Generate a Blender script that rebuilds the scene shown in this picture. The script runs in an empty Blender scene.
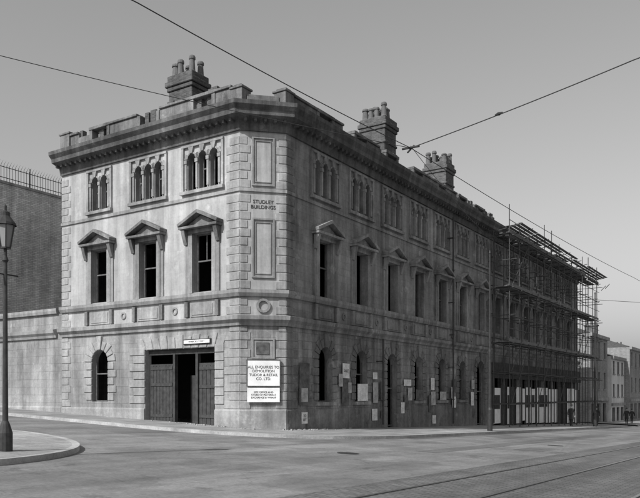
import bpy, bmesh, math, random
from mathutils import Vector, Matrix
random.seed(7)
S=bpy.context.scene
ANG=math.atan2(.8367,.5477)
Q=Vector((-2.185,29.146,0))
FRM=Matrix.Translation(Q)@Matrix.Rotation(ANG,4,'Z')
FI=FRM.inverted()
def gz(X):
    b,a,w=30.,-18.,20.
    if X>b:
        d=min(X-b,w); X=b+d-d*d/(2*w)
    elif X<a:
        d=min(a-X,w); X=a-(d-d*d/(2*w))
    return -.05*(X+1.43)
def gl(x,y):
    return gz((FRM@Vector((x,y,0))).x)
# ---------------- materials
def newmat(n):
    m=bpy.data.materials.new(n); m.use_nodes=True
    nt=m.node_tree; b=nt.nodes['Principled BSDF']
    b.inputs['Roughness'].default_value=.9
    b.inputs['Specular IOR Level'].default_value=.2
    return m,nt,b
def N(nt,t,**k):
    n=nt.nodes.new(t)
    for a,v in k.items(): setattr(n,a,v)
    return n
def math_(nt,op,a,b=None,c=None):
    n=N(nt,'ShaderNodeMath',operation=op)
    for i,v in enumerate((a,b,c)):
        if v is None: continue
        if isinstance(v,(int,float)): n.inputs[i].default_value=v
        else: nt.links.new(v,n.inputs[i])
    return n.outputs[0]
def noise(nt,vec,scale,detail=4,rough=.6,lo=.8,hi=1.2,a=.3,b=.7):
    n=N(nt,'ShaderNodeTexNoise'); n.inputs['Scale'].default_value=scale
    n.inputs['Detail'].default_value=detail; n.inputs['Roughness'].default_value=rough
    nt.links.new(vec,n.inputs['Vector'])
    r=N(nt,'ShaderNodeMapRange'); r.inputs[1].default_value=a; r.inputs[2].default_value=b
    r.inputs[3].default_value=lo; r.inputs[4].default_value=hi
    nt.links.new(n.outputs[0],r.inputs[0])
    return r.outputs[0]
def comb(nt,x,y,z=0):
    n=N(nt,'ShaderNodeCombineXYZ')
    for i,v in enumerate((x,y,z)):
        if isinstance(v,(int,float)): n.inputs[i].default_value=v
        else: nt.links.new(v,n.inputs[i])
    return n.outputs[0]
def finish(nt,b,val,bumpsrc=None,dist=.02,strength=.6):
    nt.links.new(comb(nt,val,val,val),b.inputs['Base Color'])
    if bumpsrc is not None:
        bp=N(nt,'ShaderNodeBump'); bp.inputs['Distance'].default_value=dist
        bp.inputs['Strength'].default_value=strength
        nt.links.new(bumpsrc,bp.inputs['Height']); nt.links.new(bp.outputs[0],b.inputs['Normal'])
def stone(name,base,bw=.8,rh=.36,mortar=.012,mval=.6,var=.1,stain=.3,streak=.25,bump=.5,fine=.08,patch=0.):
    m,nt,b=newmat(name)
    tc=N(nt,'ShaderNodeTexCoord'); sp=N(nt,'ShaderNodeSeparateXYZ')
    nt.links.new(tc.outputs['Object'],sp.inputs[0])
    u=math_(nt,'SUBTRACT',sp.outputs[0],sp.outputs[1]); z=sp.outputs[2]
    val=None; hsrc=None
    if bw:
        br=N(nt,'ShaderNodeTexBrick'); nt.links.new(comb(nt,u,z),br.inputs['Vector'])
        br.inputs['Scale'].default_value=1; br.inputs['Brick Width'].default_value=bw
        br.inputs['Row Height'].default_value=rh; br.inputs['Mortar Size'].default_value=mortar
        br.inputs['Mortar Smooth'].default_value=.3
        c=lambda v:(v,v,v,1)
        br.inputs['Color1'].default_value=c(1-var); br.inputs['Color2'].default_value=c(1+var)
        br.inputs['Mortar'].default_value=c(mval)
        val=br.outputs['Color']
        r=N(nt,'ShaderNodeRGBToBW'); nt.links.new(val,r.inputs[0]); val=r.outputs[0]
        hsrc=math_(nt,'MULTIPLY',br.outputs['Fac'],-1.)
    obj=tc.outputs['Object']
    n1=noise(nt,obj,.33,8,.62,1-stain,1+stain*.6)
    n2=noise(nt,comb(nt,math_(nt,'MULTIPLY',u,2.2),math_(nt,'MULTIPLY',z,.16)),1.0,5,.6,1-streak,1+streak*.5)
    n3=noise(nt,obj,9,6,.7,1-fine,1+fine)
    n4=noise(nt,obj,1.7,6,.65,1-stain*.5,1+stain*.3)
    v=math_(nt,'MULTIPLY',n1,n2); v=math_(nt,'MULTIPLY',v,n3); v=math_(nt,'MULTIPLY',v,n4)
    if patch:
        v=math_(nt,'MULTIPLY',v,noise(nt,obj,1.15,7,.7,1.,1+patch,.60,.64))
        v=math_(nt,'MULTIPLY',v,noise(nt,comb(nt,math_(nt,'MULTIPLY',u,1.),math_(nt,'MULTIPLY',z,.5),7.3),.8,8,.72,1-patch*.7,1.,.36,.43))
    if val is not None: v=math_(nt,'MULTIPLY',v,val)
    v=math_(nt,'MULTIPLY',v,base)
    h=n3 if hsrc is None else math_(nt,'ADD',hsrc,math_(nt,'MULTIPLY',n3,1.5))
    finish(nt,b,v,h,.015,bump)
    return m
def plain(name,base,rough=.8,var=.2,scale=3,metal=0):
    m,nt,b=newmat(name); b.inputs['Roughness'].default_value=rough; b.inputs['Metallic'].default_value=metal
    tc=N(nt,'ShaderNodeTexCoord')
    n1=noise(nt,tc.outputs['Object'],scale,6,.65,1-var,1+var)
    v=math_(nt,'MULTIPLY',n1,base); finish(nt,b,v,n1,.005,.4)
    return m
M={}
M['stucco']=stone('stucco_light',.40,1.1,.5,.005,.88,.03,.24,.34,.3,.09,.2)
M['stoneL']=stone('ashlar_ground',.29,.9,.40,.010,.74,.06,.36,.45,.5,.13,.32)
M['brickR']=stone('shaded_facade',.27,.9,.33,.010,.8,.07,.40,.5,.4,.14,.42)  # base tone carries the street side's shade; stains and patches are weathering
M['stoneR']=stone('shaded_ashlar_ground',.26,.75,.36,.012,.7,.14,.45,.5,.6,.2,.6)  # shade of the street side put into the base; stains and patches are wear
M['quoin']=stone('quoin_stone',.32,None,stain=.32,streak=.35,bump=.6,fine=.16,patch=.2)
M['quoinR']=stone('quoin_stone_shaded',.20,None,stain=.45,streak=.45,bump=.7,fine=.22,patch=.5)  # quoin stone again, base darkened for the shaded side, heavier stains
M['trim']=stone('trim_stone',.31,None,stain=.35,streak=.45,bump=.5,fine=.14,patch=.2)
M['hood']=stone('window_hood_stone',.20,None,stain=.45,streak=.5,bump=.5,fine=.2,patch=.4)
M['trimR']=stone('trim_stone_shaded',.27,None,stain=.45,streak=.55,bump=.5,fine=.18,patch=.4)  # trim stone again, shade painted into its base, with more staining
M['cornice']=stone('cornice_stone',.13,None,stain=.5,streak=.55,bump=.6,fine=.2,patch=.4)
M['brick']=stone('glazed_brick',.60,.30,.10,.012,.55,.16,.2,.35,.5,.1,.25)
M['chim']=stone('chimney_brick',.12,.23,.08,.012,1.3,.3,.35,.3,.6)
M['pot']=plain('chimney_pot_clay',.12)
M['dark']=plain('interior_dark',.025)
M['wood']=plain('old_timber',.10,.8,.35,6)
M['frame']=plain('window_frame_paint',.12,.7,.4,5)
M['gate']=plain('gate_boards',.05,.8,.4,4)
M['iron']=plain('iron',.04,.5,.3,8)
M['steel']=plain('scaffold_tube',.07,.6,.3,6)
M['board']=plain('scaffold_board',.16,.9,.3,4)
M['white']=plain('white_painted_board',.78,.7,.16,1.6)
M['poster']=plain('poster_paper',.62,.8,.3,5)
M['posterm']=plain('weathered_poster',.36,.8,.4,4)
M['posterd']=plain('old_poster',.10,.8,.5,4)
M['ink']=plain('sign_lettering',.03)
M['rail']=plain('tram_rail_steel',.30,.35,.3,8,.8)
M['groove']=plain('rail_groove',.02)
M['slate']=plain('slate',.08,.7,.3,3)
M['coat']=plain('dark_overcoat',.035); M['skin']=plain('skin',.35); M['hat']=plain('felt_hat',.05)
M['glass']=plain('lantern_glass',.25,.1,.1,3)
M['rub']=plain('rubble',.28,.9,.5,6)
M['brickD']=stone('distant_brick',.26,.24,.085,.01,1.2,.2,.2,.2,.2)  # base lightened a little in place of distance haze
M['renderD']=stone('distant_render',.6,None,stain=.2,streak=.2)  # pale base includes a touch of painted distance haze
def groundmat(name,base,kind):
    m,nt,b=newmat(name); b.inputs['Roughness'].default_value=.85
    tc=N(nt,'ShaderNodeTexCoord')
    mp=N(nt,'ShaderNodeMapping',vector_type='POINT'); mp.inputs['Rotation'].default_value=(0,0,-ANG)
    nt.links.new(tc.outputs['Object'],mp.inputs[0]); v0=mp.outputs[0]
    st=N(nt,'ShaderNodeMapping'); st.inputs['Scale'].default_value=(.05,.9,1); nt.links.new(v0,st.inputs[0])
    n1=noise(nt,v0,.12,7,.6,.78,1.2); n2=noise(nt,st.outputs[0],1.,6,.6,.70,1.3)
    n3=noise(nt,v0,14,6,.75,.76,1.24); n4=noise(nt,v0,1.3,8,.7,.82,1.18)
    v=math_(nt,'MULTIPLY',math_(nt,'MULTIPLY',n1,n2),math_(nt,'MULTIPLY',n3,n4))
    if kind=='road':
        n5=noise(nt,v0,.35,3,.4,.84,1.,.47,.5); v=math_(nt,'MULTIPLY',v,n5)
        n6=noise(nt,v0,.8,8,.75,1.,.72,.60,.63); v=math_(nt,'MULTIPLY',v,n6)
        vo=N(nt,'ShaderNodeTexVoronoi',feature='DISTANCE_TO_EDGE'); vo.inputs['Scale'].default_value=.3
        wn=N(nt,'ShaderNodeTexNoise'); wn.inputs['Scale'].default_value=1.2; wn.inputs['Detail'].default_value=5
        nt.links.new(v0,wn.inputs['Vector'])
        mx=N(nt,'ShaderNodeVectorMath',operation='ADD'); nt.links.new(v0,mx.inputs[0]); nt.links.new(wn.outputs['Color'],mx.inputs[1])
        nt.links.new(mx.outputs[0],vo.inputs['Vector'])
        r=N(nt,'ShaderNodeMapRange'); r.inputs[1].default_value=0; r.inputs[2].default_value=.01; r.inputs[3].default_value=.82; r.inputs[4].default_value=1
        nt.links.new(vo.outputs['Distance'],r.inputs[0]); v=math_(nt,'MULTIPLY',v,r.outputs[0])
    h=n3
    if kind in('sett','flag'):
        br=N(nt,'ShaderNodeTexBrick'); 
        if kind=='sett':
            sw=N(nt,'ShaderNodeSeparateXYZ'); nt.links.new(v0,sw.inputs[0])
            nt.links.new(comb(nt,sw.outputs[1],sw.outputs[0]),br.inputs['Vector'])
            bw,rh,ms=.24,.13,.012
        else:
            nt.links.new(v0,br.inputs['Vector']); bw,rh,ms=.9,.62,.012
        br.inputs['Scale'].default_value=1; br.inputs['Brick Width'].default_value=bw; br.inputs['Row Height'].default_value=rh; br.inputs['Mortar Size'].default_value=ms
        c=lambda q:(q,q,q,1)
        br.inputs['Color1'].default_value=c(.85); br.inputs['Color2'].default_value=c(1.15); br.inputs['Mortar'].default_value=c(.55)
        w=N(nt,'ShaderNodeRGBToBW'); nt.links.new(br.outputs['Color'],w.inputs[0])
        v=math_(nt,'MULTIPLY',v,w.outputs[0]); h=math_(nt,'SUBTRACT',math_(nt,'MULTIPLY',n3,.8),br.outputs['Fac'])
    finish(nt,b,math_(nt,'MULTIPLY',v,base),h,.012,.5)
    return m
M['road']=groundmat('asphalt',.20,'road'); M['patch']=groundmat('asphalt_repair',.13,'g'); M['sett']=groundmat('granite_setts',.13,'sett')
M['flag']=groundmat('paving_flags',.28,'flag'); M['kerb']=groundmat('kerb_granite',.38,'k'); M['ground']=groundmat('ground_surface',.16,'g')
# ---------------- mesh builder
class MB:
    def __init__(s): s.v=[];s.f=[]
    def poly(s,pts):
        i=len(s.v); s.v+= [tuple(p) for p in pts]; s.f.append(tuple(range(i,i+len(pts))))
    def hexa(s,a,b):
        i=len(s.v); s.v+=[tuple(p) for p in a]+[tuple(p) for p in b]
        s.f+=[(i,i+1,i+2,i+3),(i+7,i+6,i+5,i+4)]+[(i+k,i+4+k,i+4+(k+1)%4,i+(k+1)%4) for k in range(4)]
    def prism(s,a,b):
        n=len(a); i=len(s.v); s.v+=[tuple(p) for p in a]+[tuple(p) for p in b]
        s.f+=[tuple(range(i,i+n)),tuple(range(i+2*n-1,i+n-1,-1))]+[(i+k,i+n+k,i+n+(k+1)%n,i+(k+1)%n) for k in range(n)]
    def abox(s,x0,x1,y0,y1,z0,z1):
        s.hexa([(x0,y0,z0),(x1,y0,z0),(x1,y1,z0),(x0,y1,z0)],[(x0,y0,z1),(x1,y0,z1),(x1,y1,z1),(x0,y1,z1)])
    def tube(s,p,q,r,n=6,r2=None):
        p=Vector(p);q=Vector(q);d=(q-p).normalized(); a=d.orthogonal().normalized(); b=d.cross(a); r2=r if r2 is None else r2
        A=[p+(a*math.cos(2*math.pi*k/n)+b*math.sin(2*math.pi*k/n))*r for k in range(n)]
        B=[q+(a*math.cos(2*math.pi*k/n)+b*math.sin(2*math.pi*k/n))*r2 for k in range(n)]
        s.prism(A,B)
    def lathe(s,c,prof,n=16):
        c=Vector(c)
        for (r0,z0),(r1,z1) in zip(prof,prof[1:]):
            for k in range(n):
                a0=2*math.pi*k/n;a1=2*math.pi*(k+1)/n
                s.poly([c+Vector((r0*math.cos(a0),r0*math.sin(a0),z0)),c+Vector((r0*math.cos(a1),r0*math.sin(a1),z0)),
                        c+Vector((r1*math.cos(a1),r1*math.sin(a1),z1)),c+Vector((r1*math.cos(a0),r1*math.sin(a0),z1))])
    def obj(s,name,mat,parent=None,frame=None,recenter=False,bevel=0,smooth=False):
        off=Vector((0,0,0))
        if recenter and s.v:
            xs=[v[0] for v in s.v];ys=[v[1] for v in s.v];zs=[v[2] for v in s.v]
            off=Vector(((min(xs)+max(xs))/2,(min(ys)+max(ys))/2,min(zs)))
        me=bpy.data.meshes.new(name); me.from_pydata([tuple(Vector(v)-off) for v in s.v],[],s.f); me.update()
        bm=bmesh.new(); bm.from_mesh(me); bmesh.ops.remove_doubles(bm,verts=bm.verts,dist=.0001) if smooth else None
        bmesh.ops.recalc_face_normals(bm,faces=bm.faces); bm.to_mesh(me); bm.free()
        o=bpy.data.objects.new(name,me); S.collection.objects.link(o); me.materials.append(M[mat] if isinstance(mat,str) else mat)
        if parent: o.parent=parent; o.location=off
        else: o.matrix_world=(frame or Matrix())@Matrix.Translation(off)
        if bevel:
            b=o.modifiers.new('b','BEVEL'); b.width=bevel; b.segments=1; b.limit_method='ANGLE'
        if smooth:
            for p in me.polygons: p.use_smooth=True
        return o
def root(name,mat=None):
    e=bpy.data.objects.new(name,None); S.collection.objects.link(e); e.matrix_world=FRM if mat is None else mat; e.empty_display_size=.2
    return e
class Fac:
    def __init__(s,o,e,n): s.o=Vector(o+(0,));s.e=Vector(e+(0,));s.n=Vector(n+(0,))
    def P(s,u,d,z): return s.o+s.e*u+s.n*d+Vector((0,0,z))
    def box(s,mb,u0,u1,d0,d1,z0,z1):
        P=s.P; mb.hexa([P(u0,d0,z0),P(u1,d0,z0),P(u1,d1,z0),P(u0,d1,z0)],[P(u0,d0,z1),P(u1,d0,z1),P(u1,d1,z1),P(u0,d1,z1)])
C=1.379; K=math.sqrt(.5)
FR=Fac((0.,0.),(1.,0.),(0.,-1.)); FL=Fac((0.,0.),(0.,1.),(-1.,0.)); FC=Fac((0.,C),(K,-K),(-K,-K))
CW=C/K; YL=12.95; XM=25.7; XR=51.0
def wall(mb,F,u0,u1,z0,z1,ops,rv,depth=.38):
    us=sorted({u0,u1}|{v for o in ops for v in (o[0],o[1])}); zs=sorted({z0,z1}|{v for o in ops for v in (o[2],o[3])})
    us=[u for u in us if u0<=u<=u1]; zs=[z for z in zs if z0<=z<=z1]
    P=F.P
    for a,b in zip(us,us[1:]):
        for c,d in zip(zs,zs[1:]):
            mu,mz=(a+b)/2,(c+d)/2
            if any(o[0]<mu<o[1] and o[2]<mz<o[3] for o in ops): continue
            mb.poly([P(a,0,c),P(b,0,c),P(b,0,d),P(a,0,d)])
    for o in ops:
        a,b,c,d,arch=o
        r=(b-a)/2; sp=d-r if arch else d
        rv.poly([P(a,0,c),P(b,0,c),P(b,-depth,c),P(a,-depth,c)])
        rv.poly([P(a,0,c),P(a,0,sp),P(a,-depth,sp),P(a,-depth,c)])
        rv.poly([P(b,0,c),P(b,0,sp),P(b,-depth,sp),P(b,-depth,c)])
        if arch:
            n=14; pts=[(a+r-r*math.cos(math.pi*k/n),sp+r*math.sin(math.pi*k/n)) for k in range(n+1)]
            for p,q in zip(pts,pts[1:]):
                mb.poly([P(p[0],0,p[1]),P(q[0],0,q[1]),P(q[0],0,d),P(p[0],0,d)]) if p[1]<d or q[1]<d else None
                rv.poly([P(p[0],0,p[1]),P(q[0],0,q[1]),P(q[0],-depth,q[1]),P(p[0],-depth,p[1])])
        else:
            rv.poly([P(a,0,d),P(b,0,d),P(b,-depth,d),P(a,-depth,d)])
def sweep(mb,path,prof):
    pts=[Vector(p+(0,)) for p in path]; n=len(pts)
    nr=[]
    for p,q in zip(pts,pts[1:]):
        d=(q-p).normalized(); nr.append(Vector((d.y,-d.x,0)))
    ms=[]
    for i in range(n):
        if i==0: ms.append(nr[0])
        elif i==n-1: ms.append(nr[-1])
        else: ms.append((nr[i-1]+nr[i])/(1+nr[i-1].dot(nr[i])))
    rings=[[pts[i]+ms[i]*d+Vector((0,0,z)) for d,z in prof] for i in range(n)]
    k=len(prof)
    for A,B in zip(rings,rings[1:]):
        for j in range(k): mb.poly([A[j],B[j],B[(j+1)%k],A[(j+1)%k]])
    mb.poly(rings[0]); mb.poly(rings[-1])
PATH=[(0.,YL),(0.,C),(C,0.),(XR,0.)]
def rect(d0,d1,z0,z1): return [(d0,z0),(d1,z0),(d1,z1),(d0,z1)]
# ---------------- main building
B=root('corner_office_building')
wL,wG,wR,wGR,rev=MB(),MB(),MB(),MB(),MB(); revR=MB()
tr,trR,qn,qnR,fr,co,hd_=MB(),MB(),MB(),MB(),MB(),MB(),MB()
def voussoirs(mb,F,uc,z_spring,r,d=.05,w=.38,n=9,jz0=None):
    for k in range(n):
        a0=math.pi*k/n+.025; a1=math.pi*(k+1)/n-.025
        ww=w+(.12 if k%2==0 else 0)+( .12 if k==n//2 else 0)
        pr=[]
        for a,rr in ((a0,r+.003),(a1,r+.003),(a1,r+ww),(a0,r+ww)):
            pr.append((uc-rr*math.cos(a),z_spring+rr*math.sin(a)))
        dd=d+(.05 if k==n//2 else 0)
        mb.hexa([F.P(u,-.02,z) for u,z in pr],[F.P(u,dd,z) for u,z in pr])
    if jz0 is not None:
        z=z_spring-.04; i=0
        while z-.34>jz0:
            ww=w+(.16 if i%2 else 0)
            for s in(-1,1):
                a,b=sorted((uc+s*(r+.003),uc+s*(r+ww))); F.box(mb,a,b,-.02,d,z-.33,z)
            z-=.37;i+=1
def quoins(mb,F,u_edge,sgn,z0,z1,w=.62,w2=.42,d=.03,h=.36):
    z=z0;i=0
    while z+h*.6<z1:
        zz=min(z+h-.03,z1); ww=w if i%2==0 else w2
        a,b=sorted((u_edge,u_edge+sgn*ww)); F.box(mb,a,b,-.02,d+random.uniform(-.006,.006),z,zz); z+=h;i+=1
def sash(mb,F,a,b,z0,z1,arch=False,full=1.):
    d0,d1=-.30,-.24; w=.06
    top=z1-(b-a)/2 if arch else z1
    q=random.random()
    if q>.25: F.box(mb,a,a+w,d0,d1,z0,top)
    if q<.85: F.box(mb,b-w,b,d0,d1,z0,top)
    F.box(mb,a+w,b-w,d0,d1,z0,z0+w)
    if not arch: F.box(mb,a+w,b-w,d0,d1,z1-w,z1)
    zm=(z0+z1)/2+.1
    if q<.6*full: F.box(mb,a+w,b-w,d0-.002,d1+.003,zm-.03,zm+.03)
    if q<.3*full:
        m=(a+b)/2; F.box(mb,m-.02,m+.02,d0+.01,d1-.01,zm+.03,top-w if not arch else top+(b-a)*.45)
    if q>.75 and full>.5:
        m=(a+b)/2; F.box(mb,m-.02,m+.02,d0+.01,d1-.01,z0+w,zm-.03)
def pedwin(T,F,uc,ops,D=None):
    D=D or T
    a,b=uc-.56,uc+.56; z0,z1=6.06,8.62
    ops.append((a,b,z0,z1,False))
    for s in(-1,1):
        x0,x1=sorted((uc+s*.563,uc+s*.80)); F.box(T,x0,x1,-.02,.09,6.03,8.60)
        x0,x1=sorted((uc+s*.78,uc+s*.98)); F.box(T,x0,x1,-.02,.06,6.03,8.35)
        x0,x1=sorted((uc+s*.82,uc+s*1.02)); 
        pr=[(.06,8.15),(.13,8.15),(.24,8.45),(.34,8.78),(.06,8.78)]
        D.prism([F.P(x0,d,z) for d,z in pr],[F.P(x1,d,z) for d,z in pr])
    F.box(D,uc-.80,uc+.80,-.02,.12,8.62,8.79)
    F.box(D,uc-1.10,uc+1.10,-.02,.40,8.79,8.90)
    D.prism([F.P(uc-.98,-.02,8.9),F.P(uc+.98,-.02,8.9),F.P(uc,-.02,9.36)],[F.P(uc-.98,.14,8.9),F.P(uc+.98,.14,8.9),F.P(uc,.14,9.36)])
    for s in(-1,1):
        pr=[(uc+s*1.12,8.903),(uc+s*.001,9.40),(uc+s*.001,9.55),(uc+s*1.16,9.03)]
        D.hexa([F.P(u,-.02,z) for u,z in pr],[F.P(u,.43,z) for u,z in pr])
    F.box(T,uc-.72,uc+.72,-.02,.05,5.0,5.62); F.box(T,uc-.60,uc+.60,.05,.075,5.08,5.54)
    for s in(-1,1):
        x0,x1=sorted((uc+s*.78,uc+s*.98)); F.box(D,x0,x1,-.02,.14,4.98,5.66)
    sash(fr,F,a,b,z0,z1)
def topwin(T,F,uc,n,ops):
    sp=.64; w=.46; W=n*sp/2+.12
    for k in range(n):
        c=uc+(k-(n-1)/2)*sp; ops.append((c-w/2,c+w/2,10.55,12.15,True))
        voussoirs(T,F,c,12.15-w/2,w/2,.05,.07,5)
        sash(fr,F,c-w/2,c+w/2,10.55,12.15,True,.4)
    for k in range(n+1):
        c=uc+(k-n/2)*sp
        F.box(T,c-.055,c+.055,-.02,.07,10.62,11.85); F.box(T,c-.085,c+.085,-.02,.10,11.72,11.88)
    F.box(T,uc-W-.13,uc-W,-.02,.09,10.5,12.42); F.box(T,uc+W,uc+W+.13,-.02,.09,10.5,12.42)
    F.box(T,uc-W-.13,uc+W+.13,-.02,.11,12.423,12.52); F.box(T,uc-W-.16,uc+W+.16,-.02,.17,10.36,10.497)
bayL=[3.43,6.75,10.08]; bayR=[4.41+3.28*k for k in range(16)]
bayR=[b for b in bayR if b<XR-1.2]
opsG=[];opsU=[]
opsG.append((2.74,6.98,-1,3.65,False)); opsG.append((9.5,10.66,1.28,3.78,True))
voussoirs(qn,FL,10.08,3.78-.58,.58,.05,.42,9,1.0)
sash(fr,FL,9.5,10.66,1.28,3.78,True)
for i,u in enumerate(bayL):
    pedwin(tr,FL,u,opsU,hd_); topwin(tr,FL,u,3 if i<2 else 2,opsU)
wall(wG,FL,C,YL,-3,4.6,opsG,rev); wall(wL,FL,C,YL,4.6,13.0,opsU,rev)
wall(wG,FC,0,CW,-3,4.6,[],rev); wall(wL,FC,0,CW,4.6,13.0,[],rev)
opsG=[];opsU=[];opsU2=[];opsG2=[]
for k,u in enumerate(bayR):
    U=opsU if u<XM else opsU2
    pedwin(trR,FR,u,U); topwin(trR,FR,u,3,U)
    if u<XM:
        if k==2: z0,w=-1.5,.56
        elif k==6: z0,w=-2,.78
        else: z0,w=1.28,.56
        top=3.78+(w-.56)*.6
        opsG.append((u-w,u+w,z0,top,True))
        voussoirs(qnR,FR,u,top-w,w,.06,.38,9,1.22 if z0>0 else -1.2)
        sash(fr,FR,u-w,u+w,max(z0,gl(u,0)+.2),top,True)
        if z0>0: FR.box(trR,u-.8,u+.8,-.02,.14,1.12,1.277)
    else: opsG2.append((u-1.3,u+1.3,-3,3.3,False))
wall(wGR,FR,C,XM,-3,4.6,opsG,revR); wall(wR,FR,C,XM,4.6,13.0,opsU,revR)
wall(wGR,FR,XM,XR,-3,4.6,opsG2,revR); wall(wR,FR,XM,XR,4.6,13.0,opsU2,revR)
FE=Fac((XR,0.),(0.,1.),(1.,0.)); FB=Fac((0.,YL),(1.,0.),(0.,1.))
opE=[(y-.5,y+.5,z,z+2,False) for y in(3,6.5,10) for z in(1.3,6.1,10.3)]
wall(wR,FE,0,YL,-3,13.0,opE,revR); wall(wR,FB,0,XR,-3,13.0,[(x-.5,x+.5,z,z+2,False) for x in range(3,50,4) for z in(6.1,10.3)],revR)
PA_=[(0.,YL),(0.,C),(C,0.)]; PB_=[(C,0.),(XR,0.)]
def course(prof,mL='L'):
    # light stone on the short side and chamfer, shade-darkened copy on the street side, mitred at the shared corner
    pts=prof; full=MB(); sweep(full,PATH,pts); n=len(pts)
    k=0
    for f in full.f[:2*n]: tr.poly([full.v[i] for i in f])
    for f in full.f[2*n:3*n]: trR.poly([full.v[i] for i in f])
    tr.poly([full.v[i] for i in full.f[3*n]]); trR.poly([full.v[i] for i in full.f[3*n+1]])
course([(-.02,4.50),(.10,4.50),(.14,4.62),(.30,4.74),(.32,4.90),(-.02,4.97)])
course([(-.02,5.70),(.12,5.72),(.20,5.86),(.20,6.0),(-.02,6.03)])
course(rect(-.02,.07,10.10,10.24))
sweep(co,PATH,[(-.02,12.62),(.10,12.62),(.14,12.80),(.18,13.0),(.62,13.12),(.64,13.30),(.80,13.46),(.82,13.62),(-.4,13.66)])
def plinth(path,z=1.0): sweep(qn if path[-1][0]<=C else qnR,path,[(-.02,-3),(.07,-3),(.07,z-.07),(.02,z),(-.02,z)])
plinth([(0.,YL),(0.,6.99)]); 
plinth([(0.,2.73),(0.,C),(C,0.)]); plinth([(C+.002,0.),(bayR[2]-.57,0.)]); plinth([(bayR[2]+.57,0.),(bayR[6]-.8,0.)]); plinth([(bayR[6]+.8,0.),(XM,0.)])
for F,a,b in((FL,C+.2,YL-.1),(FC,.2,CW-.1),(FR,C+.3,XR-.1)):
    n=int((b-a)/.36)
    for k in range(n+1):
        u=a+(b-a)*k/n; F.box(co,u-.06,u+.06,.12,.42,12.93,13.085)
for z0,z1 in((1.02,4.48),(4.99,5.69),(6.05,10.08),(10.26,12.6)):
    quoins(qn,FL,C,1,z0,z1,.85 if z0<2 else .72,.55); quoins(qn,FL,YL,-1,z0,z1,.7,.5)
    quoins(qn,FC,.0,1,z0,z1,.44,.32); quoins(qn,FC,CW,-1,z0,z1,.44,.32)
    quoins(qnR,FR,C,1,z0,z1,.85 if z0<2 else .62,.5); quoins(qnR,FR,XM,-1,z0,z1,.6,.45); quoins(qnR,FR,XR,-1,z0,z1,.6,.45)
for u,s in((2.735,-1),(6.985,1)):
    z=.1;i=0
    while z<3.6:
        w=(.50 if s<0 else 1.0) if i%2 else (.50 if s<0 else .75); a,b=sorted((u,u+s*w)); 
        if z>1.0: FL.box(qn,a,b,-.02,.05,z,z+.335)
        z+=.37;i+=1
k=0; u=2.3
while u<7.3:
    m=4.86; t=(u+.22-m)*.10
    pr=[(u,3.66),(u+.42,3.66),(u+.42+t,4.16+(.1 if k%2 else 0)),(u+t,4.16+(.1 if k%2 else 0))]
    qn.hexa([FL.P(a,-.02,z) for a,z in pr],[FL.P(a,.04,z) for a,z in pr]); u+=.46;k+=1
def frame(mb,F,a,b,z0,z1,w=.07,d=.07):
    F.box(mb,a,b,-.02,d,z1-w,z1);F.box(mb,a,b,-.02,d,z0,z0+w);F.box(mb,a,a+w,-.02,d,z0+w,z1-w);F.box(mb,b-w,b,-.02,d,z0+w,z1-w)
m=CW/2
frame(tr,FC,m-.48,m+.48,6.5,9.0); frame(tr,FC,m-.34,m+.34,6.66,8.84,.03,.04)
frame(tr,FC,m-.48,m+.48,10.35,12.4); frame(tr,FC,m-.34,m+.34,10.5,12.25,.03,.04)
frame(tr,FC,m-.48,m+.48,3.12,3.98); FC.box(tr,m-.4,m+.4,-.02,.03,3.2,3.9)
for k in range(16):
    a0=2*math.pi*k/16;a1=2*math.pi*(k+1)/16
    pr=[(m+r*math.cos(a),5.34+r*math.sin(a)) for a,r in((a0,.2),(a1,.2),(a1,.3),(a0,.3))]
    tr.hexa([FC.P(x,-.02,z) for x,z in pr],[FC.P(x,.09,z) for x,z in pr])
# roundels between the first-floor windows
for F,us,mb in((FL,[5.09,8.41],tr),(FR,[b+1.64 for b in bayR[:7]],trR)):
    for uc in us:
        for k in range(12):
            a0=2*math.pi*k/12;a1=2*math.pi*(k+1)/12
            pr=[(uc+r*math.cos(a),5.32+r*math.sin(a)) for a,r in((a0,.1),(a1,.1),(a1,.17),(a0,.17))]
            mb.hexa([F.P(x,-.02,z) for x,z in pr],[F.P(x,.05,z) for x,z in pr])
pa,paR=MB(),MB()
def attic(mb,F,u0,u1,bays,H,rag):
    """low attic wall pierced by a small rectangular light over each bay; coping partly lost"""
    F.box(mb,u0,u1,-.35,.05,13.63,13.92)
    prev=u0
    def seg(a,b):
        x=a
        while x<b-.01:
            w=min(random.uniform(.7,1.6),b-x); broken=random.random()<rag
            h=H-(random.uniform(.08,.3) if broken else 0)
            F.box(mb,x,x+w,-.33,.02,13.922,h)
            if not broken: F.box(mb,x,x+w,-.38,.10,h+.002,h+.11)
            x+=w
    for u in bays:
        seg(prev,u-.72)
        F.box(mb,u-.72,u-.52,-.34,.06,13.922,H-.02); F.box(mb,u+.52,u+.72,-.34,.06,13.922,H-.02)
        if random.random()<.85: F.box(mb,u-.74,u+.74,-.36,.09,H-.018,H+.13)
        prev=u+.72
    seg(prev,u1)
attic(pa,FL,C+.42,YL,bayL,14.5,.18); attic(paR,FR,C+.42,XM+.6,bayR[:7],14.36,.3)
FR.box(paR,XM+.61,XR,-.35,.03,13.63,13.8)
FC.box(pa,.3,CW-.3,-.35,.05,13.63,14.15)
for F,a in((FL,C-.2),(FR,C-.2)):
    F.box(pa,a,a+.6,-.5,.12,13.632,14.36); F.box(pa,a-.05,a+.65,-.56,.17,14.362,14.45)
    F.box(pa,a+.1,a+.5,-.45,.05,14.452,14.56)
FL.box(pa,YL-.7,YL,-.5,.12,13.632,14.62); FL.box(pa,YL-.76,YL+.05,-.55,.17,14.622,14.72)
br=MB(); 
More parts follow.
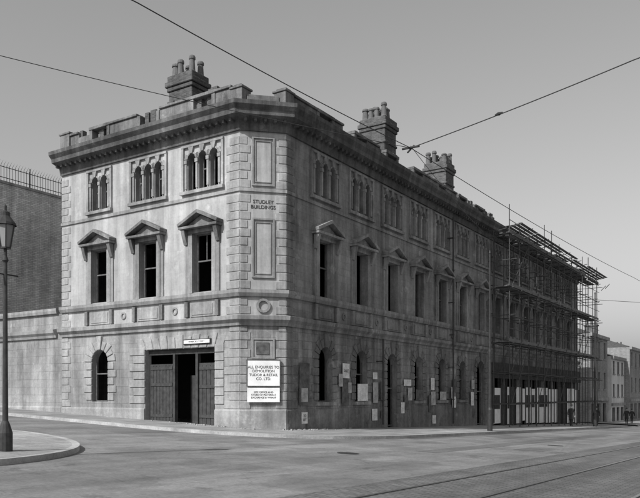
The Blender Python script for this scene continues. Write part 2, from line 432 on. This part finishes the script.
for F,u1,hh in((FL,YL-.8,14.5),(FR,XM+2,14.3)):
    for i in range(int(u1*1.6)):
        u=random.uniform(2.2,u1-.3); h=random.random()**2*.26; w=random.uniform(.06,.25); b0=-.345
        F.box(br,u-w,u+w,b0,b0+.2+random.random()*.05,hh-.4,hh+.115+h)
for i in range(30):
    u=2.5+i*.78
    if random.random()<.35: FR.box(br,u,u+.08,-1.4,-1.25,13.5,14.7+random.random()*.6)
for i in range(20):
    u=2.5+i*.5
    if random.random()<.3: FL.box(br,u,u+.08,-1.5,-1.38,13.5,14.9+random.random()*.3)
FL.box(br,7.8,12.3,-1.52,-1.40,15.05,15.15)
FR.box(br,3.0,9,-1.42,-1.30,14.95,15.05); FR.box(br,15.,21,-1.42,-1.30,14.85,14.95)
it=MB()
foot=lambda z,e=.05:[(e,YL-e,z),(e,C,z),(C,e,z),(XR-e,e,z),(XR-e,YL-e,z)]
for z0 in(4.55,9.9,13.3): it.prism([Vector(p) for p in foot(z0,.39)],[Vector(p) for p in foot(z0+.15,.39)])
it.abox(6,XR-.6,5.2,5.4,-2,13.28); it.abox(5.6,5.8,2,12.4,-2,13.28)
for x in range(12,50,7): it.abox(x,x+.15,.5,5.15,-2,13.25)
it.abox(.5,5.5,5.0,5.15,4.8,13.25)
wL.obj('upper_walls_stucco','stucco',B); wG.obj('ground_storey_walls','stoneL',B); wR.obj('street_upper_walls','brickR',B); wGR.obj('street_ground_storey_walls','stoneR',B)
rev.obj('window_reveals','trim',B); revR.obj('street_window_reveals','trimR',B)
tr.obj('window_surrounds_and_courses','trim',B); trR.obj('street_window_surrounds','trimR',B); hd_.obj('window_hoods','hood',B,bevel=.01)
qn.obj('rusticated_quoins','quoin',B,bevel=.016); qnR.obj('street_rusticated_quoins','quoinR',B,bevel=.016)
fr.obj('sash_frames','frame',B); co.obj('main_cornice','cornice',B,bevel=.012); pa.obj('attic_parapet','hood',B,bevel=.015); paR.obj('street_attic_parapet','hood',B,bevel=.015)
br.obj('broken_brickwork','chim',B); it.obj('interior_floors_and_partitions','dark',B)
g=MB()
FL.box(g,5.5,6.95,-.36,-.28,.25,3.0)
for i in range(7): FL.box(g,5.52+i*.2,5.68+i*.2,-.28,-.262,.3,2.95)
for z in(.6,2.0,2.75): FL.box(g,5.52,6.9,-.262,-.235,z,z+.14)
FL.box(g,2.78,3.9,-.36,-.28,.2,3.0)
for i in range(5): FL.box(g,2.82+i*.22,3.0+i*.22,-.28,-.262,.3,2.9)
for z in(.6,1.9,2.7): FL.box(g,2.8,3.88,-.262,-.235,z,z+.14)
FL.box(g,5.3,5.42,-.4,-.2,-.2,3.64);FL.box(g,3.92,4.06,-.4,-.2,-.2,3.64); FL.box(g,2.75,6.97,-.4,-.21,3.42,3.63); FL.box(g,4.08,5.28,-1.3,-1.2,-.2,2.5)
g.obj('gateway_doors','gate',B)
def chimney(cx,cy,lx,ly,z0,z1,zp,nx,ny):
    c=MB(); c.abox(cx-lx/2,cx+lx/2,cy-ly/2,cy+ly/2,z0,z1-.75)
    c.abox(cx-lx/2-.06,cx+lx/2+.06,cy-ly/2-.06,cy+ly/2+.06,z1-1.6,z1-1.45)
    c.abox(cx-lx/2-.07,cx+lx/2+.07,cy-ly/2-.07,cy+ly/2+.07,z1-.75,z1-.55)
    c.abox(cx-lx/2-.14,cx+lx/2+.14,cy-ly/2-.14,cy+ly/2+.14,z1-.55,z1-.3); c.abox(cx-lx/2-.05,cx+lx/2+.05,cy-ly/2-.05,cy+ly/2+.05,z1-.3,z1)
    c.abox(cx-lx/2-.15,cx+lx/2+.15,cy-ly/2-.15,cy+ly/2+.15,z0,z0+1.7)
    for i in range(4):
        y=cy-ly/2+.1+i*(ly-.2)/3; c.abox(cx-lx/2-.05,cx+lx/2+.05,y-.08,y+.08,z0+1.71,z1-1.61)
    c.obj('chimney_stack','chim',B,bevel=.03)
    p=MB()
    for i in range(nx):
        for j in range(ny):
            x=cx+(i-(nx-1)/2)*(lx/nx)+random.uniform(-.03,.03); y=cy+(j-(ny-1)/2)*(ly/ny)+random.uniform(-.03,.03); h=(zp-z1)*random.uniform(.6,1.1)
            if random.random()<.12: continue
            r=random.uniform(.85,1.15)
            p.lathe((x,y,z1),[(.2*r,0),(.17*r,.1),(.14*r,h*.75),(.18*r,h*.8),(.18*r,h*.9),(.15*r,h),(.11*r,h),(.1*r,0)],12)
    p.obj('chimney_pots','pot',B)
chimney(2.2,6.4,1.1,1.5,13.3,16.85,17.7,2,4)
chimney(15,3.0,1.45,1.65,13.3,18.1,18.95,3,4)
chimney(24,3.0,1.4,1.6,13.3,17.9,18.8,3,4)
dp=MB()
for u,zt in((XM+.1,12.6),(9.35,4.48),(18.5,12.6)):
    dp.tube(FR.P(u,.36,zt),FR.P(u,.36,gl(u,0)+.3),.05,8)
    for z in range(1,int(zt),2): FR.box(dp,u-.09,u+.09,.0,.42,z+.3,z+.35)
dp.obj('downpipe','iron',B)
def text(s,F,u,z,size,parent,mat='ink',flip=False,d=.06,align='CENTER'):
    c=bpy.data.curves.new('lettering','FONT'); c.body=s; c.size=size; c.extrude=.006; c.align_x=align; c.align_y='CENTER'; c.space_line=1.05
    o=bpy.data.objects.new('lettering',c); S.collection.objects.link(o); c.materials.append(M[mat])
    e=-F.e if flip else F.e
    m=Matrix((( e.x,0,F.n.x,0),(e.y,0,F.n.y,0),(0,1,0,0),(0,0,0,1))); m.translation=F.P(u,d,z)
    o.parent=parent; o.matrix_local=m
    return o
text('STUDLEY\nBUILDINGS',FC,m,9.58,.21,B,'gate',d=.012)
def board(name,F,u0,u1,z0,z1,mat='white',txt=None,size=.2,d=.14,flip=False,fw=0,boxd=.04,tilt=0):
    uc=(u0+u1)/2; P=F.P(uc,0,z0); r=root(name,FRM@Matrix.Translation(P)@Matrix.Rotation(tilt,4,F.n))
    G=Fac((0.,0.),(F.e.x,F.e.y),(F.n.x,F.n.y)); b=MB(); h=z1-z0; w=(u1-u0)/2
    G.box(b,-w,w,d-boxd,d,0,h); b.obj('board',mat,r)
    if fw:
        f=MB(); frame2=[(-w-fw,w+fw,h,h+fw),(-w-fw,w+fw,-fw,0),(-w-fw,-w,0,h),(w,w+fw,0,h)]
        for a,c,e,g_ in frame2: G.box(f,a,c,d-boxd-.01,d+.02,e,g_)
        f.obj('frame','wood',r)
    if txt: text(txt,G,0,h/2,size,r,d=d+.002,flip=flip)
    return r
board('demolition_signboard',FC,m-.68,m+.68,1.98,3.05,'white','ALL ENQUIRIES TO\nDEMOLITION\nTUDOR & RETAIL\nCO. LTD.',.155,fw=.03)
board('demolition_signboard',FC,m-.68,m+.68,1.30,1.90,'white','SITE OFFICE AND\nSTORE OF MATERIALS\nEXCHANGE & WHARF',.105)
board('notice_board',FC,m-.3,m+.25,3.3,3.8,'posterd',d=.06,boxd=.02)
board('street_name_sign',FL,2.9,4.5,3.80,4.03,'ink',None,d=.09)
board('street_name_sign',FL,2.95,4.45,3.84,3.99,'white','PEMBROKE STREET',.11,d=.125,flip=True,boxd=.03)
pd=[.10]
def pos(u,w,z0,z1,mat,txt=None,size=.2):
    pd[0]+=.0023
    if pd[0]>.13: pd[0]=.10
    board('poster',FR,u-w/2,u+w/2,z0,z1,mat,txt,size,d=pd[0],boxd=.018,tilt=random.uniform(-.025,.025))
P_='poster';D_='posterd';E_='posterm'
for a in [(2.6,.75,1.15,3.0,D_),(2.62,.5,1.3,1.9,E_),(2.62,.45,.35,.85,P_,'TO\nLET',.16),(6.05,.62,1.1,2.3,D_),(6.1,.62,2.4,3.1,P_,'SALE',.2),(5.62,.35,2.0,2.6,E_),(6.45,.3,1.7,2.2,E_),
 (7.69,1.0,1.3,2.15,P_),(8.95,.45,2.4,2.75,P_),(9.0,.5,1.2,2.25,E_),(8.9,.55,.3,.9,P_),(9.7,.35,.4,.8,D_),(9.75,.45,1.3,2.3,D_),(12.6,.6,.8,1.6,D_),(12.7,.9,2.1,2.45,P_),(12.1,.4,.6,1.2,P_),(13.,.5,1.3,2.0,E_),
 (14.25,1.,1.3,1.9,D_),(15.7,.5,.6,1.6,D_),(16,.5,1.9,2.6,P_),(16.2,.5,-.1,.4,P_),(16.1,.6,1.0,1.8,E_),(17.53,.9,1.3,1.8,E_),(19.2,.6,.8,1.5,P_),(19.3,.5,1.8,2.6,D_),(18.95,.4,1.4,2.1,E_),(22.3,.5,.9,1.8,P_),(22.5,.5,2.0,2.6,E_),(22.7,.4,.1,.7,D_)]: pos(*a)
# hoarding on scaffolded part
H=root('shopfront_hoarding'); hw,hd=MB(),MB()
x=XM-.1
while x<XR-.3:
    w=random.choice([.9,1.2,1.5,1.9]); zt=random.choice([2.1,2.2,2.2,2.3]); zb=gl(x,-.4)+.15
    xe=min(x+w,XR)
    q=random.random()
    if q<.82:
        FR.box(hw,x+.06,xe-.06,.22,.27,zb+random.choice([.05,.1,.3]),zt)
        if q<.25: FR.box(hd,x+.25,xe-.25,.272,.29,.6,1.6)
    else: FR.box(hd,x+.06,xe-.06,.20,.24,zb,zt)
    FR.box(hd,x-.05,x+.05,.18,.32,zb-.4,2.8); x+=w
FR.box(hd,XM-.1,XR,.18,.36,2.8,3.1); FR.box(hd,XM-.1,XR,.12,.3,3.3,3.9)
hw.obj('white_panels','white',H); hd.obj('hoarding_frame','gate',H)
# scaffold
SC=root('scaffolding'); t=MB(); bd=MB()
x0,x1=25.1,53.2; xs=[x0+k*2.05 for k in range(int((x1-x0)/2.05)+1)]
lifts=[1.0,3.2,5.2,7.1,9.0,10.9,12.6]
for x in xs:
    for y in(-.55,-1.75):
        xx=x+random.uniform(-.12,.12)
        g0=gl(xx,y)+.12; t.tube((xx,y,g0),(xx+random.uniform(-.08,.08),y+random.uniform(-.05,.05),13.3+random.random()**3*1.8),.034)
        t.tube((xx,y,g0),(xx,y,g0+.02),.1)
    for z in lifts: t.tube((x+.06,-.2,z),(x+.06,-1.95-random.random()*.3,z+random.uniform(-.03,.03)),.028)
for z in lifts:
    for y in(-.6,-1.8):
        for a,b in zip(xs[::3],xs[3::3]+[xs[-1]]):
            dz=random.uniform(-.03,.03); t.tube((a-.3,y,z-.06+dz),(b+.3,y,z-.06-dz),.032)
    if z!=1.0: t.tube((xs[0]-.4,-1.82,z+.95),(xs[-1]+.4,-1.82,z+.95+random.uniform(-.05,.05)),.024)
for i in range(0,len(xs)-2,3):
    for a,b in zip(lifts,lifts[2:]):
        if random.random()<.45: t.tube((xs[i],-1.84,a),(xs[i+2],-1.84,b),.028)
for z in(5.2,9.0,12.6):
    x=xs[0]-.3
    while x<xs[-1]:
        L=3.9
        for j in range(5):
            if random.random()<.8: bd.abox(x+random.uniform(-.25,0),min(x+L,xs[-1]+.5),-.72-.23*j-.21,-.72-.23*j,z+.035+.003*j,z+.07+.003*j)
        x+=L
    if random.random()<.8: bd.abox(xs[0]-.3,xs[-1]+.3,-1.79,-1.75,z+.09,z+.28)
for x in xs: t.tube((x+.1,-.3,12.9),(x+.1,-2.5-random.random()*.2,13.3),.03)
for j in range(4):
    x=xs[0]
    while x<xs[-1]:
        if random.random()<.8: bd.abox(x+random.uniform(-.2,.2),x+3.95,-2.5+.27*j,-2.26+.27*j,13.33-.05*j,13.36-.05*j)
        x+=3.95
for y in(1.5,4,6.5): t.tube((53.3,y,gl(53,y)),(53.3,y,13.6),.034)
for z in lifts: t.tube((53.35,-1.9,z-.1),(53.35,7,z-.1),.03)
for p in((53.3,-1.8),(52.2,-2.4)): t.tube((p[0],p[1],12.2),(p[0]+2.0,p[1],12.9),.034)
t.obj('tubes','steel',SC); bd.obj('boards','board',SC)
# ---------------- left one-storey wall range + brick building
A=root('single_storey_range'); a1,a2=MB(),MB()
r_=MB()
wall(a1,FL,YL+.002,30,-2,4.6,[],r_); wall(a1,FL,YL+.002,30,4.6,5.72,[],r_)
a1.abox(.003,.35,YL+.01,30,5.0,5.72)
sweep(a2,[(0.,30.),(0.,YL+.34)],[(-.02,4.50),(.10,4.50),(.14,4.62),(.26,4.74),(.28,4.90),(-.02,4.97)])
sweep(a2,[(0.,30.),(0.,YL+.25)],[(-.4,5.722),(.14,5.722),(.18,5.86),(.18,5.98),(-.4,6.02)])
sweep(a2,[(0.,30.),(0.,YL+.02)],[(-.02,-2),(.07,-2),(.07,.95),(.0,1.02),(-.02,1.02)])
a1.abox(.4,6,YL+.02,30,4.7,4.95)
a1.obj('walls','stoneL',A); a2.obj('string_courses','trim',A,bevel=.01)
W=root('brick_warehouse'); w=MB(); w2=MB(); BY=19.2; BH=13.5
F1=Fac((0.4,BY),(1.,0.),(0.,-1.)); F2=Fac((0.4,BY),(0.,1.),(-1.,0.))
ow=[(8+5*i,9.2+5*i,z,z+1.8,False) for i in range(3) for z in(6.5,9.8)]
wall(w,F1,0,24,4,BH,ow,w2); wall(w,F2,0,14,5.9,BH,[(y,y+1.2,7.5,9.7,True) for y in(2,5,8,11)],w2)
w.abox(.52,24.4,BY+.02,BY+14,BH-.3,BH-.2)
w.obj('walls','brick',W); w2.obj('reveals','trim',W)
w=MB(); F1.box(w,-.06,24,-.3,.07,BH+.002,BH+.14); F2.box(w,.08,14,-.3,.06,BH+.001,BH+.135); w.obj('coping','trim',W)
w=MB(); w.abox(1,24,BY+.6,BY+13.7,5,BH-.4); w.obj('interior','dark',W)
rl=MB()
for F,L in((F1,22),(F2,13)):
    u=0; z_=BH+.13
    while u<L:
        rl.tube(F.P(u,-.12,z_),F.P(u,-.12,z_+.95),.014,4); 
        rl.tube(F.P(u,-.12,z_+.95),F.P(u,.1,z_+1.15),.012,4,.002); u+=.18
    for z in(.25,.85): rl.tube(F.P(0,-.12,z_+z),F.P(L,-.12,z_+z),.022,5)
    u=0
    while u<L: rl.tube(F.P(u,-.12,z_),F.P(u,-.12,z_+1.15),.03,5); u+=2.2
rl.obj('roof_railing','iron',W)
# ---------------- ground, roads
def lin(a,b,s):
    n=max(1,int(round((b-a)/s))); return [a+(b-a)*k/n for k in range(n+1)]
gx=[-2500,-400,-120]+lin(-60,70,1.)+[120,400,2500]; gy=[-2500,-200,0,60,140,300,700,3000]
def sheet(name,mat,xs,ys,h):
    b=MB()
    vs=[(x,y,gz(x)+h) for y in ys for x in xs]; n=len(xs)
    b.v=vs; b.f=[(j*n+i,j*n+i+1,(j+1)*n+i+1,(j+1)*n+i) for j in range(len(ys)-1) for i in range(n-1)]
    return b.obj(name,mat)
sheet('ground','ground',gx,gy,-.004)
sheet('road','road',[-100]+lin(-60,70,1.)+[120,200],[-60,0,60,140,300],0.004)
def strip(b,y0,y1,xa,xb,h,step=1.):
    xs=lin(xa,xb,step)
    for p,q in zip(xs,xs[1:]):
        pts=[]
        for x,y in((p,y0),(q,y0),(q,y1),(p,y1)):
            w=FRM@Vector((x,y,0)); pts.append((w.x,w.y,gz(w.x)+h))
        b.poly(pts)
s=MB(); strip(s,-11.0,-18.0,-40,160,.009); s.obj('tram_track_setts','sett')
s=MB(); strip(s,-7.6,-8.35,-2,26,.0085); strip(s,-5.2,-6.5,11,14.5,.0085); strip(s,-9.2,-10.2,3,5,.0085); s.obj('road_repair_patches','patch')
s=MB(); strip(s,-4.12,-4.5,-.5+5,55,.0087); s.obj('gutter_channel','sett')
def cover(x,y,r):
    w=FRM@Vector((x,y,0)); b=MB(); b.lathe((0,0,0),[(0,.006),(r*.8,.006),(r*.8,.0),(r*.86,.0),(r*.86,.007),(r,.007),(r,-.01)],24)
    o=b.obj('manhole_cover','iron'); o.location=(w.x,w.y,gz(w.x)+.006); o.rotation_euler=(0,math.atan(.05),0)
cover(-5.2,-7.0,.33); cover(8.0,-9.4,.33)
ra,gr=MB(),MB()
for y in(-11.8,-13.235,-15.3,-16.735):
    strip(ra,y-.035,y+.035,-40,160,.015); strip(gr,y-.075,y-.037,-40,160,.0145)
T=bpy.data.objects.new('tram_tracks',None); S.collection.objects.link(T)
ra.obj('rails','rail',T); gr.obj('rail_grooves','groove',T)
def ribbon(name,outer,inner,h=.13,kw=.2):
    kb,pv=MB(),MB(); W=lambda p,hh:(lambda w:Vector((w.x,w.y,gz(w.x)+hh)))(FRM@Vector((p[0],p[1],0)))
    ins=[]
    for o,i in zip(outer,inner):
        o=Vector(o);i=Vector(i); ins.append(o+(i-o).normalized()*kw)
    for k in range(len(outer)-1):
        o0,o1,i0,i1,n0,n1=outer[k],outer[k+1],ins[k],ins[k+1],inner[k],inner[k+1]
        kb.poly([W(o0,h),W(o1,h),W(i1,h),W(i0,h)]); kb.poly([W(o0,-.02),W(o1,-.02),W(o1,h),W(o0,h)])
        m=6
        for j in range(m):
            f=lambda a,b,t:(a[0]+(b[0]-a[0])*t,a[1]+(b[1]-a[1])*t)
            pv.poly([W(f(i0,n0,j/m),h),W(f(i1,n1,j/m),h),W(f(i1,n1,(j+1)/m),h),W(f(i0,n0,(j+1)/m),h)])
    e=bpy.data.objects.new(name,None); S.collection.objects.link(e)
    kb.obj('kerb','kerb',e); pv.obj('paving','flag',e)
def bez(a,b,c,n): return [((1-t)**2*a[0]+2*t*(1-t)*b[0]+t*t*c[0],(1-t)**2*a[1]+2*t*(1-t)*b[1]+t*t*c[1]) for t in [k/n for k in range(n+1)]]
out=[(-3.5,60-k) for k in range(56)]
inn=[(.5,60-k) for k in range(56)]
out+=bez((-3.5,4.),(-3.5,-4.1),(4.5,-4.1),18); inn+=bez((.5,4.),(.5,.5),(4.5,.5),18)
out+=[(5.5+k,-4.1) for k in range(50)]; inn+=[(5.5+k,.5) for k in range(50)]
ribbon('pavement',out,inn)
ribbon('pavement',[(60+k,-4.1) for k in range(140)],[(60+k,6.) for k in range(140)])
out=[(-9.9,60-k) for k in range(59)]+bez((-9.9,1.2),(-10.6,-5.),(-17,-5.4),16)+[(-18-k,-5.5) for k in range(40)]
inn=[(-30,60-k) for k in range(59)]+bez((-30,1.2),(-30,1.),(-30,.8),16)+[(-31-k,.5) for k in range(40)]
ribbon('pavement',out,inn)
# ---------------- poles, wires
def poleobj(name,x,y,h):
    g0=gl(x,y)+.12; e=root(name,FRM@Matrix.Translation((x,y,g0))); p=MB()
    p.lathe((0,0,0),[(.0,1.2),(.15,1.2),(.15,0),(.0,0)][::-1],14)
    p.lathe((0,0,0),[(.15,1.2),(.10,1.32),(.085,h*.45),(.07,h*.46),(.06,h*.75),(.05,h*.76),(.045,h),(.07,h+.05),(.03,h+.2),(0,h+.25)],12)
    p.obj('column','iron',e); return e,g0
poleobj('tram_pole',15.6,-3.75,9.9); poleobj('tram_pole',41.5,-3.75,11.4); poleobj('tram_pole',75,-3.75,9); poleobj('tram_pole',100,-3.75,9)
def lamp(x,y,h):
    g0=gl(x,y)+.12; e=root('street_lamp',FRM@Matrix.Translation((x,y,g0))); p=MB(); gl_=MB()
    p.lathe((0,0,0),[(0,0),(.15,0),(.15,.4),(.09,.6),(.06,.66),(.04,h-.3),(.07,h-.25),(.035,h-.15),(.035,h)],12)
    p.tube((-.3,0,h-.55),(.3,0,h-.55),.018,6)
    for k in range(6):
        a=math.pi/3*k; p.tube((.11*math.cos(a),.11*math.sin(a),h),(.20*math.cos(a),.20*math.sin(a),h+.5),.014,5)
    p.lathe((0,0,h),[(.0,0),(.12,0),(.12,.03)],6); p.lathe((0,0,h),[(.23,.5),(.22,.55),(.1,.7),(.1,.78),(.03,.82),(.03,.92),(0,.97)],12)
    gl_.lathe((0,0,h),[(.10,.03),(.185,.5)],6)
    p.obj('post','iron',e); gl_.obj('lantern','glass',e)
w=FI@Vector((-6.75,15.4,0)); lamp(w.x,w.y,4.35)
def wire(name,pts,r):
    c=bpy.data.curves.new(name,'CURVE'); c.dimensions='3D'; c.bevel_depth=r; c.bevel_resolution=1
    sp=c.splines.new('POLY'); P=[]
    for a,b in zip(pts,pts[1:]):
        a=Vector(a);b=Vector(b); L=(b-a).length
        for k in range(20):
            t=k/20; q=a.lerp(b,t); q.z-=4*.0016*L*t*(1-t)*4; P.append(q)
    P.append(Vector(pts[-1])); sp.points.add(len(P)-1)
    for p,q in zip(sp.points,P): p.co=(*q,1)
    o=bpy.data.objects.new(name,c); S.collection.objects.link(o); c.materials.append(M['iron']); return o
J=Vector((2.35,18.6,8.0))
wire('tram_wire',[(-9,4.6,8.3),(-3.04,12,8.15),J,(16.5,37.7,7.75),(34,62,8.6)],.010)
wire('span_wire',[(-16,9.5,9.3),(-6.35,14.7,8.5),J],.008)
wire('span_wire',[J,(6.5,14.9,8.55),(14,7.5,9.4)],.012)
wire('span_wire',[J+Vector((0,0,.05)),(7.5,33,9.1)],.008)
wire('span_wire',[FRM@Vector((41.5,-3.75,9.8)),FRM@Vector((44,-20,8.2))],.02)
ins=MB(); a=J.lerp(Vector((6.5,14.9,8.52)),.45); d=(Vector((6.5,14.9,8.55))-J).normalized()
ins.tube(a-d*.10,a,.015,8,.045); ins.tube(a,a+d*.10,.045,8,.015)
ins.tube(J-Vector((.2,-.15,-.02)),J+Vector((.2,-.15,0)),.03,8); ins.tube(J+Vector((-.08,0,-.12)),J+Vector((.1,.1,.1)),.025,6)
ins.obj('wire_insulators','iron')
# ---------------- distant buildings
def house(name,x,y,L,D,H,mat,nst,nb,roof=1.8,chim=True):
    e=root(name,FRM@Matrix.Translation((x,y,0))); F=Fac((0.,0.),(1.,0.),(0.,-1.)); G=Fac((0.,0.),(0.,1.),(-1.,0.)); w,r,tr_=MB(),MB(),MB()
    g=-2.2; sh=(H-g)/nst; ops=[]
    for i in range(nb):
        for j in range(nst):
            u=(i+.5)*L/nb; z=g+j*sh
            if j==0: ops.append((u-.9,u+.9,z+.5,z+sh*.78,False))
            else: ops.append((u-.5,u+.5,z+sh*.25,z+sh*.8,False)); F.box(tr_,u-.7,u+.7,-.01,.1,z+sh*.25-.15,z+sh*.25-.003)
    wall(w,F,0,L,g-1,H,ops,r,.25); wall(w,G,0,D,g-1,H,[],r); w.abox(L-.1,L,0.3,D,g-1,H); w.abox(0,L,D,D+.2,g-1,H)
    F.box(tr_,-.1,L+.1,-.01,.3,H-.35,H+.02); F.box(tr_,-.05,L+.05,-.01,.2,g+sh*.86,g+sh*.97)
    w.obj('walls',mat,e); r.obj('reveals','trim',e); tr_.obj('courses','trim',e)
    b=MB(); b.abox(.2,L-.2,.3,D-.2,g,H-.2); b.obj('interior','dark',e)
    rf=MB(); A=[Vector((-.05,-.1,H+.02)),Vector((-.05,D+.1,H+.02)),Vector((-.05,D/2,H+roof))]; rf.prism(A,[a+Vector((L+.1,0,0)) for a in A]); rf.obj('roof','slate',e)
    if chim:
        c=MB(); c.abox(.1,.9,D/2-.8,D/2+.8,H,H+roof+1.2); c.abox(.0,1.0,D/2-.9,D/2+.9,H+roof+1.2,H+roof+1.4)
        for k in range(3): c.lathe((.5,D/2-.5+.5*k,H+roof+1.4),[(.15,0),(.12,.6),(.0,.6)],8)
        c.obj('chimney_stack','chim',e)
house('brick_shop',61,1.0,9,9,8.6,'brickD',3,3)
house('terrace_shop',70.5,.6,8,9,6.4,'renderD',3,3,1.5)
house('brick_office',79,0,12,10,8.0,'brickD',3,4)
house('terrace_shop',91.5,-.5,9,9,6.2,'renderD',3,3,1.4)
house('brick_shop',101,-1.5,14,9,5.0,'brickD',3,4)
house('brick_shop',115.5,-3,26,9,8.0,'brickD',3,7)
house('terrace_shop',142,-6,40,9,7.0,'renderD',3,10)
# ---------------- people
def person(x,y,heading,stride=.22,h=1.74,hatted=True,dz=.13):
    w=FRM@Vector((x,y,0)); e=bpy.data.objects.new('pedestrian',None); S.collection.objects.link(e)
    k=h/1.75; e.matrix_world=Matrix.Translation((w.x,w.y,gz(w.x)+dz))@Matrix.Rotation(heading,4,'Z')@Matrix.Scale(k,4)
    def skin(name,vs,es,mat):
        me=bpy.data.meshes.new(name); me.from_pydata([v[:3] for v in vs],es,[]); o=bpy.data.objects.new(name,me); S.collection.objects.link(o)
        o.parent=e; me.materials.append(M[mat]); md=o.modifiers.new('s','SKIN')
        for i,v in enumerate(vs):
            me.skin_vertices[0].data[i].radius=(v[3],v[4] if len(v)>4 else v[3])
        me.skin_vertices[0].data[0].use_root=True; md.use_smooth_shade=True
        sb=o.modifiers.new('ss','SUBSURF'); sb.levels=1; sb.render_levels=2
    s=stride
    V=[(0,0,.96,.16,.12),(0,0,1.18,.15,.11),(0,.0,1.38,.17,.11),(0,.0,1.50,.06,.06),
       (-.09,0,.88,.10),(-.10,s*.6,.48,.075),(-.10,s*.7,.09,.05),(-.10,s*.7+.17,.035,.035),
       (.09,0,.88,.10),(.10,-s*.3,.48,.075),(.10,-s,.12,.05),(.10,-s+.15,.04,.035),
       (-.19,0,1.40,.075),(-.25,-s*.4,1.13,.055),(-.25,-s*.2,.90,.042),
       (.19,0,1.40,.075),(.25,s*.4,1.13,.055),(.25,s*.7,.90,.042)]
    E=[(0,1),(1,2),(2,3),(0,4),(4,5),(5,6),(6,7),(0,8),(8,9),(9,10),(10,11),(2,12),(12,13),(13,14),(2,15),(15,16),(16,17)]
    skin('clothed_body',V,E,'coat')
    skin('head',[(0,0,1.47,.05),(0,.01,1.56,.065),(0,.015,1.64,.08),(0,.0,1.71,.075),(0,.10,1.62,.018)],[(0,1),(1,2),(2,3),(2,4)],'skin')
    for sx,yy in((-1,-s*.2),(1,s*.7)):
        V=[(sx*.25,yy,.89,.026),(sx*.25,yy+.01,.83,.036,.018)];E=[(0,1)]
        for f in range(4):
            n=len(V); V+=[(sx*.25,yy-.025+.02*f,.79,.009),(sx*.245,yy-.02+.02*f,.75-.01*(f in(1,2)),.008)]; E+=[(1,n),(n,n+1)]
        n=len(V); V+=[(sx*.24,yy+.045,.83,.011),(sx*.24,yy+.06,.79,.009)]; E+=[(1,n),(n,n+1)]
        skin('hand',V,E,'skin')
    ct=MB(); ct.lathe((0,0,0),[(.20,.62),(.19,.8),(.165,1.05)],16); ct.obj('coat_skirt','coat',e)
    if hatted:
        hh=MB(); hh.lathe((0,0,1.69),[(0,.015),(.15,0),(.15,.01),(.095,.02),(.09,.10),(.05,.13),(0,.125)],14); hh.obj('hat','hat',e,smooth=True)
person(36.5,-3.0,ANG-math.pi/2,.2); person(44.2,-3.3,ANG+math.pi/2,.24,1.7)
person(60,-3,ANG+math.pi/2); person(66,-2.5,ANG-math.pi/2,.2,1.66); person(74,-3,ANG+math.pi/2); person(75,-2.4,ANG+math.pi/2,.15,1.62,False); person(90,-3,ANG-math.pi/2); person(96,-3.4,ANG+math.pi/2,.2,1.7)
# rubble on pavement
rb=MB()
for i in range(110):
    u=random.gauss(2.2,1.6); d=abs(random.gauss(0,.2))+.12; 
    if u<C-1: continue
    p=FL.P(u,d,0) if i%2 else FR.P(u+.5,d,0); s_=random.uniform(.015,.05); z=gl(p.x,p.y)+.13
    rb.hexa([(p.x+a*s_,p.y+b*s_*random.uniform(.5,1.3),z-.01) for a,b in((-1,-1),(1,-1),(1,1),(-1,1))],[(p.x+a*s_*.7,p.y+b*s_*.7,z+s_*random.uniform(.4,1.2)) for a,b in((-1,-1),(1,-1),(1,1),(-1,1))])
rb.obj('rubble','rub',None,FRM,True)
# ---------------- light
h=Vector((-.64,-.77,0)).normalized(); el=math.radians(40)
d=-(h*math.cos(el)+Vector((0,0,math.sin(el))))
L=bpy.data.lights.new('sun','SUN'); L.energy=4.6; L.angle=math.radians(.5); lo=bpy.data.objects.new('sun',L); S.collection.objects.link(lo); lo.rotation_euler=d.to_track_quat('-Z','Y').to_euler()
w=bpy.data.worlds.new('World'); S.world=w; w.use_nodes=True; nt=w.node_tree; bg=nt.nodes['Background']
sk=nt.nodes.new('ShaderNodeTexSky'); sk.sky_type='NISHITA'; sk.sun_disc=False; sk.sun_elevation=el; sk.sun_rotation=math.atan2(h.x,h.y)%(2*math.pi)
sk.dust_density=2.5
# blue-sensitive monochrome plate: the blue band of the sky, neutral
sc_=nt.nodes.new('ShaderNodeSeparateColor'); nt.links.new(sk.outputs[0],sc_.inputs[0]); nt.links.new(sc_.outputs[2],bg.inputs[0]); bg.inputs[1].default_value=.115
cam=bpy.data.cameras.new('camera'); cam.sensor_width=36; cam.lens=718/640*36; cam.shift_y=146/640; cam.clip_end=5000; cam.clip_start=.05
c=bpy.data.objects.new('camera',cam); S.collection.objects.link(c); c.location=(0,0,1.6); c.rotation_euler=(math.pi/2,0,0); S.camera=c
S.view_settings.view_transform='Standard'; S.view_settings.look='None'; S.view_settings.exposure=0
